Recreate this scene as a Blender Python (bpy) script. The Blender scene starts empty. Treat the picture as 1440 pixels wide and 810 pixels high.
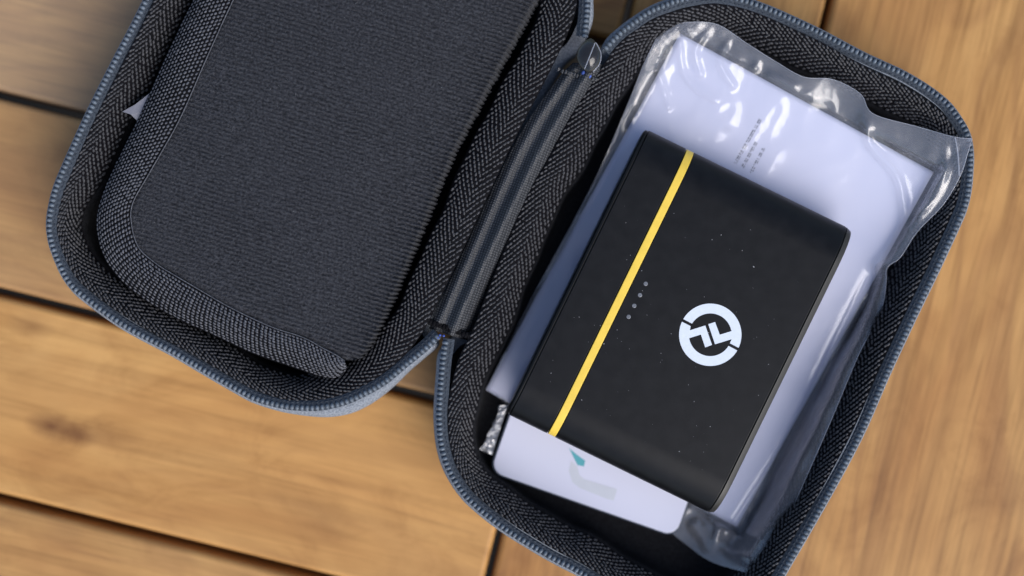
import bpy, bmesh, math, random
import numpy as np
from mathutils import Vector

rng = np.random.default_rng(7)
random.seed(7)
SC = bpy.context.scene
COL = SC.collection
MM = 0.001

# ---------------------------------------------------------------- camera
CAM_Z = 448.0                      # mm above the table top
FPX = 2000.0                       # 50 mm lens on 36 mm sensor, 1440 px wide
cam = bpy.data.objects.new('camera', bpy.data.cameras.new('camera'))
COL.objects.link(cam)
cam.location = (0, 0, CAM_Z * MM)
cam.rotation_euler = (0, 0, 0)
cam.data.lens = 50; cam.data.sensor_width = 36; cam.data.sensor_fit = 'HORIZONTAL'
cam.data.clip_start = 0.02; cam.data.clip_end = 50
cam.data.dof.use_dof = True
cam.data.dof.focus_distance = (CAM_Z - 33.5) * MM
cam.data.dof.aperture_fstop = 3.3
SC.camera = cam

# ---------------------------------------------------------------- sky, sun, exposure
SUN_AZ = math.atan2(0.58, -0.81)       # light comes from the lower right of the picture
SUN_EL = math.radians(46)
w = bpy.data.worlds.new('World'); SC.world = w; w.use_nodes = True
nt = w.node_tree; nt.nodes.clear()
sky = nt.nodes.new('ShaderNodeTexSky'); sky.sky_type = 'NISHITA'; sky.sun_disc = False
sky.sun_elevation = SUN_EL; sky.sun_rotation = SUN_AZ
sky.air_density = 1.0; sky.dust_density = 2.2; sky.ozone_density = 1.1
bg = nt.nodes.new('ShaderNodeBackground'); bg.inputs['Strength'].default_value = 0.105
ow = nt.nodes.new('ShaderNodeOutputWorld')
nt.links.new(sky.outputs[0], bg.inputs[0]); nt.links.new(bg.outputs[0], ow.inputs[0])
sd = bpy.data.lights.new('sun', 'SUN'); sd.energy = 1.5; sd.angle = math.radians(46); sd.color = (1.0, 0.975, 0.96)
sun = bpy.data.objects.new('sun', sd); COL.objects.link(sun)
sun_dir = Vector((math.sin(SUN_AZ) * math.cos(SUN_EL), math.cos(SUN_AZ) * math.cos(SUN_EL), math.sin(SUN_EL)))
sun.rotation_euler = sun_dir.to_track_quat('Z', 'Y').to_euler()
sun.location = sun_dir * 2
SC.view_settings.view_transform = 'Standard'; SC.view_settings.look = 'None'
SC.view_settings.gamma = 1; SC.view_settings.exposure = 0.62
SC.render.engine = 'CYCLES'
SC.cycles.transparent_max_bounces = 24
SC.cycles.max_bounces = 10

# ---------------------------------------------------------------- helpers
def at(p, z):
    """photo pixel(s) on a horizontal plane at height z (mm) -> world mm"""
    p = np.asarray(p, float); z = np.asarray(z, float)
    s = FPX / (CAM_Z - z)
    return np.stack([(p[..., 0] - 720) / s, -(p[..., 1] - 405) / s, z + 0 * p[..., 0]], -1)

def pnoise(x, y, seed=0):
    r = np.random.default_rng(seed)
    a = r.uniform(0, 2 * math.pi, (256, 256)); gx, gy = np.cos(a), np.sin(a)
    xi = np.floor(x).astype(int); yi = np.floor(y).astype(int); fx = x - xi; fy = y - yi
    def d(i, j):
        X = (xi + i) % 256; Y = (yi + j) % 256
        return gx[X, Y] * (fx - i) + gy[X, Y] * (fy - j)
    f = lambda t: t * t * t * (t * (t * 6 - 15) + 10)
    u, v = f(fx), f(fy)
    return (d(0, 0) * (1 - u) + d(1, 0) * u) * (1 - v) + (d(0, 1) * (1 - u) + d(1, 1) * u) * v

def sstep(a, b, x):
    t = np.clip((x - a) / (b - a), 0, 1); return t * t * (3 - 2 * t)

def spline(pts, n, closed=False):
    """Catmull-Rom through pts (any dimension), resampled evenly by length of the first two coordinates"""
    P = np.asarray(pts, float); m = len(P); out = []
    segs = m if closed else m - 1; k = 24
    for i in range(segs):
        if closed: p0, p1, p2, p3 = P[(i - 1) % m], P[i], P[(i + 1) % m], P[(i + 2) % m]
        else: p0, p1, p2, p3 = P[max(i - 1, 0)], P[i], P[i + 1], P[min(i + 2, m - 1)]
        t = np.linspace(0, 1, k, endpoint=False)[:, None]
        out.append(0.5 * (2 * p1 + (p2 - p0) * t + (2 * p0 - 5 * p1 + 4 * p2 - p3) * t**2 + (3 * p1 - p0 - 3 * p2 + p3) * t**3))
    Q = np.concatenate(out + [P[:1] if closed else P[-1:]])
    L = np.concatenate([[0], np.cumsum(np.hypot(*np.diff(Q[:, :2], axis=0).T))])
    s = np.linspace(0, L[-1], n, endpoint=not closed)
    return np.stack([np.interp(s, L, Q[:, c]) for c in range(Q.shape[1])], -1)

def inward(C, closed=True):
    """unit normals of a 2-D curve pointing to its inside"""
    if closed: T = np.roll(C, -1, 0) - np.roll(C, 1, 0)
    else: T = np.gradient(C, axis=0)
    T = T / (np.linalg.norm(T, axis=1, keepdims=True) + 1e-9)
    N = np.stack([-T[:, 1], T[:, 0]], -1)
    x, y = C[:, 0], C[:, 1]
    A = np.sum(x * np.roll(y, -1) - np.roll(x, -1) * y)
    return N if A > 0 else -N

def grid_faces(n, m, wrap=False):
    i = np.arange(n if wrap else n - 1)[:, None]; j = np.arange(m - 1)[None, :]
    a = i * m + j; b = ((i + 1) % n) * m + j
    return np.stack([a, b, b + 1, a + 1], -1).reshape(-1, 4)

def mesh_obj(name, V, F, mat, parent=None, smooth=True, kind=None, label=None, uv=None):
    """one mesh object; V in mm; F a list of polygons or an (n,k) array or list of such arrays"""
    V = np.asarray(V, float).reshape(-1, 3) * MM
    me = bpy.data.meshes.new(name)
    if isinstance(F, np.ndarray): F = [F]
    if len(F) and isinstance(F[0], np.ndarray) and F[0].ndim == 2:
        loops = np.concatenate([f.reshape(-1) for f in F])
        sizes = np.concatenate([np.full(len(f), f.shape[1]) for f in F])
        me.vertices.add(len(V)); me.vertices.foreach_set('co', V.astype(np.float32).ravel())
        me.loops.add(len(loops)); me.loops.foreach_set('vertex_index', loops.astype(np.int32))
        me.polygons.add(len(sizes))
        me.polygons.foreach_set('loop_start', np.concatenate([[0], np.cumsum(sizes)[:-1]]).astype(np.int32))
        me.update(calc_edges=True); me.validate()
    else:
        me.from_pydata([tuple(v) for v in V], [], [list(map(int, f)) for f in F])
    bm = bmesh.new(); bm.from_mesh(me)
    bmesh.ops.recalc_face_normals(bm, faces=bm.faces); bm.to_mesh(me); bm.free()
    if uv is not None:
        lay = me.uv_layers.new(name='UVMap')
        vi = np.empty(len(me.loops), np.int32); me.loops.foreach_get('vertex_index', vi)
        lay.data.foreach_set('uv', np.asarray(uv, np.float32)[vi].ravel())
    if smooth: me.polygons.foreach_set('use_smooth', np.ones(len(me.polygons), bool))
    me.materials.append(mat)
    o = bpy.data.objects.new(name, me); COL.objects.link(o)
    if parent is not None:
        o.parent = parent
        p = parent
        off = Vector((0, 0, 0))
        while p is not None: off += p.location; p = p.parent
        me.transform(__import__('mathutils').Matrix.Translation(-off))
    if kind: o['kind'] = kind
    if label: o['label'] = label
    return o

def thing(name, label, cat, loc=(0, 0, 0)):
    o = bpy.data.objects.new(name, None); COL.objects.link(o)
    o.empty_display_size = 0.02
    o.location = Vector(loc) * MM
    o['label'] = label; o['category'] = cat
    return o

class Ribbon:
    """surface between two edge curves (n x 3, mm); prof(t) lifts it along z"""
    def __init__(s, A, B, m, prof=None, closed=False):
        t = np.linspace(0, 1, m)
        s.P = A[:, None, :] * (1 - t)[None, :, None] + B[:, None, :] * t[None, :, None]
        if prof is not None: s.P[..., 2] += prof(t)[None, :]
        s.n, s.m, s.closed = len(A), m, closed
    def mesh(s, name, mat, parent, **k):
        return mesh_obj(name, s.P.reshape(-1, 3), grid_faces(s.n, s.m, s.closed), mat, parent, **k)
    def frame(s, si, tj):
        """si index along (float), tj 0..1 across -> point, tangent, across, normal"""
        n, m = s.n, s.m
        def S(a, b):
            a = a % n if s.closed else np.clip(a, 0, n - 1.001)
            b = np.clip(b, 0, 1) * (m - 1.001)
            i = np.floor(a).astype(int); j = np.floor(b).astype(int); fa = (a - i)[:, None]; fb = (b - j)[:, None]
            i2 = (i + 1) % n if s.closed else np.minimum(i + 1, n - 1); j2 = np.minimum(j + 1, m - 1)
            return (s.P[i, j] * (1 - fa) + s.P[i2, j] * fa) * (1 - fb) + (s.P[i, j2] * (1 - fa) + s.P[i2, j2] * fa) * fb
        C = S(si, tj)
        T = S(si + 1, tj) - S(si - 1, tj); B = S(si, tj + .06) - S(si, tj - .06)
        T /= np.linalg.norm(T, axis=1, keepdims=True) + 1e-9
        N = np.cross(T, B); N /= np.linalg.norm(N, axis=1, keepdims=True) + 1e-9
        N *= np.sign(N[:, 2:3] + 1e-9)
        B = np.cross(N, T)
        return C, T, B, N

def bead_cloud(C, T, B, N, a, b, c, segs=6):
    """half ellipsoids (radii a along T, b along B, c along N), returned as verts and faces"""
    k = len(C); th = np.arange(segs) * 2 * math.pi / segs
    tpl = [(math.cos(t), math.sin(t), -.15) for t in th] + [(.78 * math.cos(t), .78 * math.sin(t), .62) for t in th] + [(0, 0, 1)]
    tpl = np.array(tpl); nv = len(tpl)
    a = np.broadcast_to(a, k); b = np.broadcast_to(b, k); c = np.broadcast_to(c, k)
    V = (C[:, None] + tpl[None, :, 0:1] * (T * a[:, None])[:, None] + tpl[None, :, 1:2] * (B * b[:, None])[:, None]
         + tpl[None, :, 2:3] * (N * c[:, None])[:, None]).reshape(-1, 3)
    q = np.array([[i, (i + 1) % segs, segs + (i + 1) % segs, segs + i] for i in range(segs)])
    t3 = np.array([[segs + i, segs + (i + 1) % segs, 2 * segs] for i in range(segs)])
    base = (np.arange(k) * nv)[:, None, None]
    return V, [(base + q[None]).reshape(-1, 4), (base + t3[None]).reshape(-1, 3)]

def herringbone(R, cols, pitch, band, shift, a, b, c, t0=.03, t1=.97, start=0, slant=.46):
    """herringbone stitches over a ribbon"""
    mid = R.P[:, R.m // 2]
    d = np.linalg.norm(np.roll(mid, -1, 0) - mid, axis=1)
    if not R.closed: d = d[:-1]
    L = d.sum(); cum = np.concatenate([[0], np.cumsum(d)])
    rows = int(L / pitch)
    i, j = np.meshgrid(np.arange(rows), np.arange(cols), indexing='ij')
    i = i.ravel(); j = j.ravel()
    tri = np.abs(((j + start) % (2 * band)) - band)
    s = (i + .5 + tri * shift) * (L / rows) + rng.normal(0, .05, len(i)) * pitch
    if R.closed: s = s % L
    else:
        ok = (s > 0) & (s < L); i, j, s, tri = i[ok], j[ok], s[ok], tri[ok]
    si = np.interp(s, cum, np.arange(len(cum)))
    wob = .15 * np.sin(s * .11) * .1
    t = t0 + (t1 - t0) * (j + .5) / cols + rng.normal(0, .004, len(j)) + wob * .3
    C, T, B, N = R.frame(si, t)
    sg = np.where(((j + start) % (2 * band)) < band, -1., 1.)[:, None]
    ang = slant * sg + rng.normal(0, .08, (len(C), 1))
    T2 = T * np.cos(ang) + B * np.sin(ang); B2 = np.cross(N, T2)
    k = len(C)
    return bead_cloud(C, T2, B2, N, a * rng.uniform(.85, 1.15, k), b * rng.uniform(.85, 1.12, k), c * rng.uniform(.75, 1.2, k))

# ---------------------------------------------------------------- materials
def mat_new(name):
    m = bpy.data.materials.new(name); m.use_nodes = True
    n = m.node_tree; n.nodes.clear()
    o = n.nodes.new('ShaderNodeOutputMaterial'); p = n.nodes.new('ShaderNodeBsdfPrincipled')
    n.links.new(p.outputs[0], o.inputs[0])
    return m, n, p
def N_(n, t, **k):
    x = n.nodes.new(t)
    for a, b in k.items():
        if a in x.inputs.keys() if isinstance(a, str) else False: x.inputs[a].default_value = b
        else: setattr(x, a, b)
    return x
def ramp(n, src, stops):
    r = n.nodes.new('ShaderNodeValToRGB')
    e = r.color_ramp.elements
    while len(e) < len(stops): e.new(.5)
    for el, (p, c) in zip(e, stops): el.position = p; el.color = (*c, 1) if len(c) == 3 else c
    n.links.new(src, r.inputs[0]); return r

def fabric(name, c0, c1, scale=900, rough=.85, bump=.4, sheen=.0, spec=.3, dist=.0003):
    m, n, p = mat_new(name)
    tc = N_(n, 'ShaderNodeTexCoord')
    no = N_(n, 'ShaderNodeTexNoise'); no.inputs['Scale'].default_value = scale; no.inputs['Detail'].default_value = 3
    n.links.new(tc.outputs['Object'], no.inputs['Vector'])
    r = ramp(n, no.outputs['Fac'], [(.3, c0), (.72, c1)])
    n.links.new(r.outputs[0], p.inputs['Base Color'])
    b = N_(n, 'ShaderNodeBump'); b.inputs['Strength'].default_value = bump; b.inputs['Distance'].default_value = dist
    n.links.new(no.outputs['Fac'], b.inputs['Height']); n.links.new(b.outputs[0], p.inputs['Normal'])
    p.inputs['Roughness'].default_value = rough; p.inputs['Specular IOR Level'].default_value = spec
    p.inputs['Sheen Weight'].default_value = sheen; p.inputs['Sheen Roughness'].default_value = .5
    return m

def plain(name, col, rough=.5, spec=.5, noise=0, scale=300, metal=0):
    m, n, p = mat_new(name)
    tc = N_(n, 'ShaderNodeTexCoord')
    no = N_(n, 'ShaderNodeTexNoise'); no.inputs['Scale'].default_value = scale; no.inputs['Detail'].default_value = 4
    n.links.new(tc.outputs['Object'], no.inputs['Vector'])
    c0 = tuple(x * (1 - noise) for x in col); c1 = tuple(min(x * (1 + noise), 1) for x in col)
    r = ramp(n, no.outputs['Fac'], [(.3, c0), (.7, c1)])
    n.links.new(r.outputs[0], p.inputs['Base Color'])
    rr = N_(n, 'ShaderNodeMapRange'); rr.inputs['To Min'].default_value = rough * .9; rr.inputs['To Max'].default_value = min(rough * 1.1, 1)
    n.links.new(no.outputs['Fac'], rr.inputs['Value']); n.links.new(rr.outputs[0], p.inputs['Roughness'])
    p.inputs['Specular IOR Level'].default_value = spec; p.inputs['Metallic'].default_value = metal
    return m

def wood(name, seed, knots=(), tone=1.0, grey=0.0, grain=.75):
    """grain runs along local x; knots are (x, y, radius) in metres in the plank's own frame"""
    m, n, p = mat_new(name)
    tc = N_(n, 'ShaderNodeTexCoord')
    add = N_(n, 'ShaderNodeVectorMath', operation='ADD'); add.inputs[1].default_value = (seed * .731, seed * .417, seed * .173)
    n.links.new(tc.outputs['Object'], add.inputs[0])
    vec = add.outputs[0]
    def noise(sx, sy, scale, detail=4, dist=0, rough=.55):
        mp = N_(n, 'ShaderNodeMapping'); mp.inputs['Scale'].default_value = (sx, sy, sy)
        n.links.new(vec, mp.inputs['Vector'])
        x = N_(n, 'ShaderNodeTexNoise'); x.inputs['Scale'].default_value = scale; x.inputs['Detail'].default_value = detail
        x.inputs['Distortion'].default_value = dist; x.inputs['Roughness'].default_value = rough
        n.links.new(mp.outputs[0], x.inputs['Vector']); return x.outputs['Fac']
    def mix(a, b, f, mode='MIX'):
        x = N_(n, 'ShaderNodeMix', data_type='RGBA', blend_type=mode)
        for s, v in ((x.inputs[6], a), (x.inputs[7], b), (x.inputs[0], f)):
            if hasattr(v, 'is_output'): n.links.new(v, s)
            else: s.default_value = v if not isinstance(v, tuple) else (*v, 1)
        return x.outputs[2]
    broad = noise(6, 14, 1.6, 3, .9)
    cath = noise(5, 26, 1.1, 2, 1.6)
    fine = noise(10, 260, 1.0, 5, .3, .65)
    pores = noise(30, 900, 1.0, 2)
    mott = noise(34, 55, 1.0, 7, .9, .68)
    base = ramp(n, broad, [(.25, (.42 * tone, .195 * tone, .058 * tone)), (.5, (.57 * tone, .305 * tone, .100 * tone)), (.78, (.66 * tone, .385 * tone, .14 * tone))]).outputs[0]
    # rings: a noise field cut into bands, like flat-sawn figure
    mul = N_(n, 'ShaderNodeMath', operation='MULTIPLY'); n.links.new(cath, mul.inputs[0]); mul.inputs[1].default_value = 16
    sn = N_(n, 'ShaderNodeMath', operation='SINE'); n.links.new(mul.outputs[0], sn.inputs[0])
    figure = ramp(n, sn.outputs[0], [(.0, (0, 0, 0)), (.75, (.25, .25, .25)), (1, (1, 1, 1))]).outputs[0]
    sc = N_(n, 'ShaderNodeMath', operation='MULTIPLY'); n.links.new(figure, sc.inputs[0]); sc.inputs[1].default_value = .34 * grain / .75
    col = mix(base, (.26, .115, .042), sc.outputs[0])
    fr = ramp(n, fine, [(.32, (.60, .56, .50)), (.58, (1, 1, 1)), (.8, (1.08, 1.08, 1.08))]).outputs[0]
    col = mix(col, fr, grain, 'MULTIPLY')
    pr = ramp(n, pores, [(.36, (.62, .58, .52)), (.46, (1, 1, 1))]).outputs[0]
    col = mix(col, pr, grain * .6, 'MULTIPLY')
    mr = ramp(n, mott, [(.28, (.66, .58, .50)), (.50, (.93, .90, .87)), (.72, (1.04, 1.03, 1.02))]).outputs[0]
    col = mix(col, mr, .8, 'MULTIPLY')
    for (kx, ky, kr, dark) in knots:
        sub = N_(n, 'ShaderNodeVectorMath', operation='SUBTRACT'); sub.inputs[1].default_value = (kx, ky, 0)
        n.links.new(tc.outputs['Object'], sub.inputs[0])
        mp = N_(n, 'ShaderNodeVectorMath', operation='MULTIPLY'); mp.inputs[1].default_value = (.55, 1, 0)
        n.links.new(sub.outputs[0], mp.inputs[0])
        ln = N_(n, 'ShaderNodeVectorMath', operation='LENGTH'); n.links.new(mp.outputs[0], ln.inputs[0])
        wv = N_(n, 'ShaderNodeMath', operation='MULTIPLY_ADD'); n.links.new(mott, wv.inputs[0]); wv.inputs[1].default_value = kr * 1.6
        n.links.new(ln.outputs['Value'], wv.inputs[2])
        mr2 = N_(n, 'ShaderNodeMapRange'); mr2.inputs['From Min'].default_value = kr * .8; mr2.inputs['From Max'].default_value = kr * 2.6
        mr2.inputs['To Min'].default_value = dark; mr2.inputs['To Max'].default_value = 0
        n.links.new(wv.outputs[0], mr2.inputs['Value'])
        col = mix(col, (.13, .045, .015), mr2.outputs[0])
    if grey: col = mix(col, (.40, .31, .22), grey)
    n.links.new(col, p.inputs['Base Color'])
    b = N_(n, 'ShaderNodeBump'); b.inputs['Strength'].default_value = .25; b.inputs['Distance'].default_value = .0004
    n.links.new(fine, b.inputs['Height']); n.links.new(b.outputs[0], p.inputs['Normal'])
    rr = N_(n, 'ShaderNodeMapRange'); rr.inputs['To Min'].default_value = .38; rr.inputs['To Max'].default_value = .6
    n.links.new(fine, rr.inputs['Value']); n.links.new(rr.outputs[0], p.inputs['Roughness'])
    p.inputs['Specular IOR Level'].default_value = .35
    return m

def film(name, haze=.12, tint=(.95, .955, .975), rough=.12, refl=.055):
    """thin clear plastic: sees through, mirrors more at grazing angles, slightly milky"""
    m = bpy.data.materials.new(name); m.use_nodes = True
    n = m.node_tree; n.nodes.clear()
    o = n.nodes.new('ShaderNodeOutputMaterial')
    tr = n.nodes.new('ShaderNodeBsdfTransparent'); tr.inputs[0].default_value = (*tint, 1)
    gl = n.nodes.new('ShaderNodeBsdfGlossy'); gl.inputs['Roughness'].default_value = rough; gl.inputs[0].default_value = (1, 1, 1, 1)
    df = n.nodes.new('ShaderNodeBsdfDiffuse'); df.inputs[0].default_value = (.8, .82, .88, 1)
    tl = n.nodes.new('ShaderNodeBsdfTranslucent'); tl.inputs[0].default_value = (.8, .82, .88, 1)
    lw = n.nodes.new('ShaderNodeLayerWeight'); lw.inputs[0].default_value = .5
    tc = n.nodes.new('ShaderNodeTexCoord')
    no = n.nodes.new('ShaderNodeTexNoise'); no.inputs['Scale'].default_value = 70; no.inputs['Detail'].default_value = 3; no.inputs['Distortion'].default_value = .8
    n.links.new(tc.outputs['Object'], no.inputs['Vector'])
    bp = n.nodes.new('ShaderNodeBump'); bp.inputs['Strength'].default_value = .10; bp.inputs['Distance'].default_value = .001
    n.links.new(no.outputs['Fac'], bp.inputs['Height'])
    n.links.new(bp.outputs[0], gl.inputs['Normal']); n.links.new(bp.outputs[0], lw.inputs['Normal'])
    md = n.nodes.new('ShaderNodeMixShader'); md.inputs[0].default_value = .5
    n.links.new(df.outputs[0], md.inputs[1]); n.links.new(tl.outputs[0], md.inputs[2])
    m1 = n.nodes.new('ShaderNodeMixShader'); m1.inputs[0].default_value = haze
    n.links.new(tr.outputs[0], m1.inputs[1]); n.links.new(md.outputs[0], m1.inputs[2])
    pw = n.nodes.new('ShaderNodeMath'); pw.operation = 'POWER'; pw.inputs[1].default_value = 4.5
    n.links.new(lw.outputs['Facing'], pw.inputs[0])
    k = n.nodes.new('ShaderNodeMath'); k.operation = 'MULTIPLY_ADD'; k.inputs[1].default_value = .8; k.inputs[2].default_value = refl
    n.links.new(pw.outputs[0], k.inputs[0])
    m2 = n.nodes.new('ShaderNodeMixShader')
    n.links.new(k.outputs[0], m2.inputs[0]); n.links.new(m1.outputs[0], m2.inputs[1]); n.links.new(gl.outputs[0], m2.inputs[2])
    n.links.new(m2.outputs[0], o.inputs[0])
    return m

M = {}
M['thread'] = fabric('charcoal_thread', (.026, .0265, .030), (.088, .088, .094), 1500, .62, .3, 0, .4)
M['thread_base'] = fabric('thread_ground', (.003, .003, .004), (.008, .008, .010), 1500, .9, .4, 0, .1)
M['bind_thread'] = fabric('lit_pocket_thread', (.045, .048, .058), (.125, .13, .148), 1500, .6, .3, 0, .4)  # lighter than the tape thread: light on its upturned face is painted in
M['lining'] = fabric('black_lining', (.006, .006, .0075), (.015, .016, .019), 1200, .95, .5, 0, .15)
M['knit'] = fabric('knit_fabric', (.013, .0138, .017), (.058, .061, .071), 1500, .95, .8, .06, .15, .0008)
M['coil'] = plain('blue_grey_nylon', (.118, .145, .178), .42, .45, .25, 900)
M['zip_tape'] = fabric('navy_zip_tape', (.022, .029, .040), (.055, .070, .092), 1600, .75, .4)
M['shell'] = fabric('grey_shell_fabric', (.14, .16, .19), (.30, .33, .37), 1800, .8, .6)
M['white_tag'] = plain('shaded_white_satin', (.24, .24, .275), .6, .3, .04)  # white cloth darkened: shade beside the pocket is put into its colour
M['black_plastic'] = plain('black_soft_plastic', (.0050, .0052, .0060), .40, .26, .25, 260)
M['cap_plastic'] = plain('dark_cap_plastic', (.030, .029, .026), .40, .40, .1, 300)
M['yellow'] = plain('yellow_plastic', (.90, .62, .085), .42, .4, .05, 400)
M['led'] = plain('grey_lens', (.16, .17, .19), .3, .5, .3, 2500)
M['logo'] = plain('pale_print', (.70, .76, .84), .5, .3, .03, 900)
M['paper'] = plain('white_paper', (.66, .675, .81), .6, .25, .015, 60)
M['ink'] = plain('grey_ink', (.09, .09, .11), .7, .2, .2, 700)
M['card'] = plain('white_gloss_card', (.68, .695, .83), .22, .5, .01, 60)
M['teal'] = plain('teal_print', (.10, .40, .46), .3, .5, .05)
M['pale_print'] = plain('pale_grey_print', (.58, .61, .68), .3, .5, .02)
M['card_edge'] = plain('dark_card_edge', (.03, .045, .07), .4, .4, .1)
M['film'] = film('clear_film')
M['back_film'] = film('brightened_back_film', .24, (.95, .955, .975), .16, .06)  # extra haze painted in to brighten the flap that lies in shade
M['seal'] = film('milky_seal', .35, (.9, .91, .95), .15)
M['tab'] = film('smoky_film', .03, (.22, .20, .22), .1, .05)
M['blue_stitch'] = plain('blue_stitch', (.05, .10, .38), .5, .4, .2)
M['dust'] = plain('dust', (.30, .30, .31), .9, .1, .3)
M['hinge'] = None
def hinge_mat():
    m, n, p = mat_new('hinge_leatherette')
    tc = N_(n, 'ShaderNodeTexCoord')
    mp = N_(n, 'ShaderNodeMapping'); mp.inputs['Rotation'].default_value = (0, 0, math.radians(64 - 90 + 45))
    n.links.new(tc.outputs['Object'], mp.inputs['Vector'])
    hs = []
    for ax in ('X', 'Y'):
        wv = N_(n, 'ShaderNodeTexWave', bands_direction=ax); wv.inputs['Scale'].default_value = 420; wv.inputs['Distortion'].default_value = 2.2; wv.inputs['Detail Scale'].default_value = 2
        n.links.new(mp.outputs[0], wv.inputs['Vector']); hs.append(wv.outputs['Fac'])
    ad = N_(n, 'ShaderNodeMath', operation='MULTIPLY'); n.links.new(hs[0], ad.inputs[0]); n.links.new(hs[1], ad.inputs[1])
    r = ramp(n, ad.outputs[0], [(0, (.024, .0255, .029)), (.6, (.076, .080, .088))])
    n.links.new(r.outputs[0], p.inputs['Base Color'])
    b = N_(n, 'ShaderNodeBump'); b.inputs['Strength'].default_value = .6; b.inputs['Distance'].default_value = .0003
    n.links.new(ad.outputs[0], b.inputs['Height']); n.links.new(b.outputs[0], p.inputs['Normal'])
    p.inputs['Roughness'].default_value = .5; p.inputs['Specular IOR Level'].default_value = .5
    return m
M['hinge'] = hinge_mat()

# ---------------------------------------------------------------- ground far below the table
gm = plain('shade_dark_ground', (.012, .011, .010), .95, .1, .4, 8)  # near black: the shade below the plank gaps is put into this colour
g = mesh_obj('ground', np.array([[-30000, -30000, -720], [30000, -30000, -720], [30000, 30000, -720], [-30000, 30000, -720]]), np.array([[0, 1, 2, 3]]), gm, smooth=False)
g['kind'] = 'structure'

# ---------------------------------------------------------------- wooden table of planks
table = thing('wooden_table', 'warm brown slatted wooden table top with dark gaps between its planks', 'table')
ANG = math.atan2(-.247, 1)                       # slats run to the lower right of the picture
ex = np.array([math.cos(ANG), math.sin(ANG)]); ey = np.array([-math.sin(ANG), math.cos(ANG)])
def loc(px, py):                                 # pixel on the table top -> (along, across) of the slat frame
    q = at((px, py), 0.)[:2]; return q @ ex, q @ ey
def plank(u0, u1, v0, v1, along_x, mat, th=18., r=2.0):
    """a board with rounded arrises, its grain along its own x"""
    L, W = (u1 - u0, v1 - v0) if along_x else (v1 - v0, u1 - u0)
    c = ex * (u0 + u1) / 2 + ey * (v0 + v1) / 2
    bm = bmesh.new(); bmesh.ops.create_cube(bm, size=1)
    for v in bm.verts: v.co = (v.co.x * L * MM, v.co.y * W * MM, (v.co.z - .5) * th * MM)
    bmesh.ops.bevel(bm, geom=bm.edges[:], offset=r * MM, segments=3, affect='EDGES', profile=.5)
    me = bpy.data.meshes.new('plank'); bm.to_mesh(me); bm.free()
    me.polygons.foreach_set('use_smooth', np.ones(len(me.polygons), bool))
    me.materials.append(mat)
    o = bpy.data.objects.new('plank', me); COL.objects.link(o); o.parent = table
    o.location = (c[0] * MM, c[1] * MM, 0); o.rotation_euler = (0, 0, ANG + (0 if along_x else math.pi / 2))
    mod = o.modifiers.new('normals', 'WEIGHTED_NORMAL'); mod.keep_sharp = True
    return o
g1 = loc(0, 133)[1]; g2 = loc(0, 411)[1]; g3 = loc(0, 701)[1]
e1 = loc(703, 750)[0]; e2 = loc(1162, 20)[0]
sp = (g1 - g3) / 2; gap = 1.35
e0 = e1 - 520
edges = [g1 + 3 * sp, g1 + 2 * sp, g1 + sp, g1, g2, g3, g3 - sp, g3 - 2 * sp, g3 - 3 * sp]
def knot(px, py, cx, cy, r, d):
    u, v = loc(px, py); return ((u - cx) * MM, (v - cy) * MM, r * MM, d)
for i in range(len(edges) - 1):
    v1, v0 = edges[i], edges[i + 1]
    cx, cy = (e0 + e1 - gap) / 2, (v0 + v1) / 2
    kn = []
    if i == 4: kn = [knot(72, 600, cx, cy, 3.0, .9), knot(112, 612, cx, cy, 2.2, .6), knot(150, 610, cx, cy, 4, .3), knot(455, 735, cx, cy, 5, .35), knot(45, 460, cx, cy, 2.6, .5), knot(400, 700, cx, cy, 4, .2)]
    plank(e0, e1 - gap, v0 + gap, v1 - gap, True,
          wood('slat_wood_%d' % i, 3.1 * i + 1.7, kn, [1, .85, .97, .88, 1.04, .96, .95, 1][i], [0, 0, .5, .18, .0, .05, 0, 0][i], [.7, .7, .9, .45, .35, .6, .7, .7][i]))
cA = (e1 + e2) / 2
plank(e1 + gap * .6, e2 - gap * .7, edges[-1], edges[0], False, wood('cross_wood_a', 41.3, [], 1.0, 0, .6))
plank(e2 + gap * .7, e2 + 150, edges[-1], edges[0], False, wood('cross_wood_b', 57.9, [], .95, .0, .7))

# ---------------------------------------------------------------- zip case
case = thing('zip_case', 'open dark grey zip-up carrying case with herringbone trim lying on the wooden table', 'case',
             (*(at((640, 470), 0.)[:2]), 0))
RIM = 32.0
chainL = [(621,475),(600,495),(573,517),(544,541),(514,558),(484,571),(450,578),(418,578),(394,575),(358,565),(329,550),(284,524),(240,498),(206,480),(173,462),(138,438),(99,406),(81,376),(68,341),(65,314),(71,276),(84,240),(120,160),(158,84),(201,0),(290,-190),(330,-262),(365,-300),(405,-318),(450,-308),(520,-270),(700,-175),(770,-130),(805,-90),(825,-45),(831,0),(827,52)]
chainR = [(846,67),(868,44),(886,30),(910,13),(933,3),(960,-6),(1000,-12),(1030,-8),(1059,0),(1093,13),(1137,33),(1167,48),(1222,77),(1268,98),(1304,119),(1333,141),(1350,162),(1363,184),(1369,212),(1368,248),(1363,284),(1350,318),(1333,355),(1320,383),(1288,449),(1252,526),(1223,593),(1200,640),(1160,713),(1105,808),(1085,843),(1055,880),(1020,902),(985,908),(940,890),(880,850),(807,805),(781,792),(745,771),(704,745),(665,714),(644,691),(626,660),(616,626),(613,588),(614,558),(618,508),(623,475)]
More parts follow.
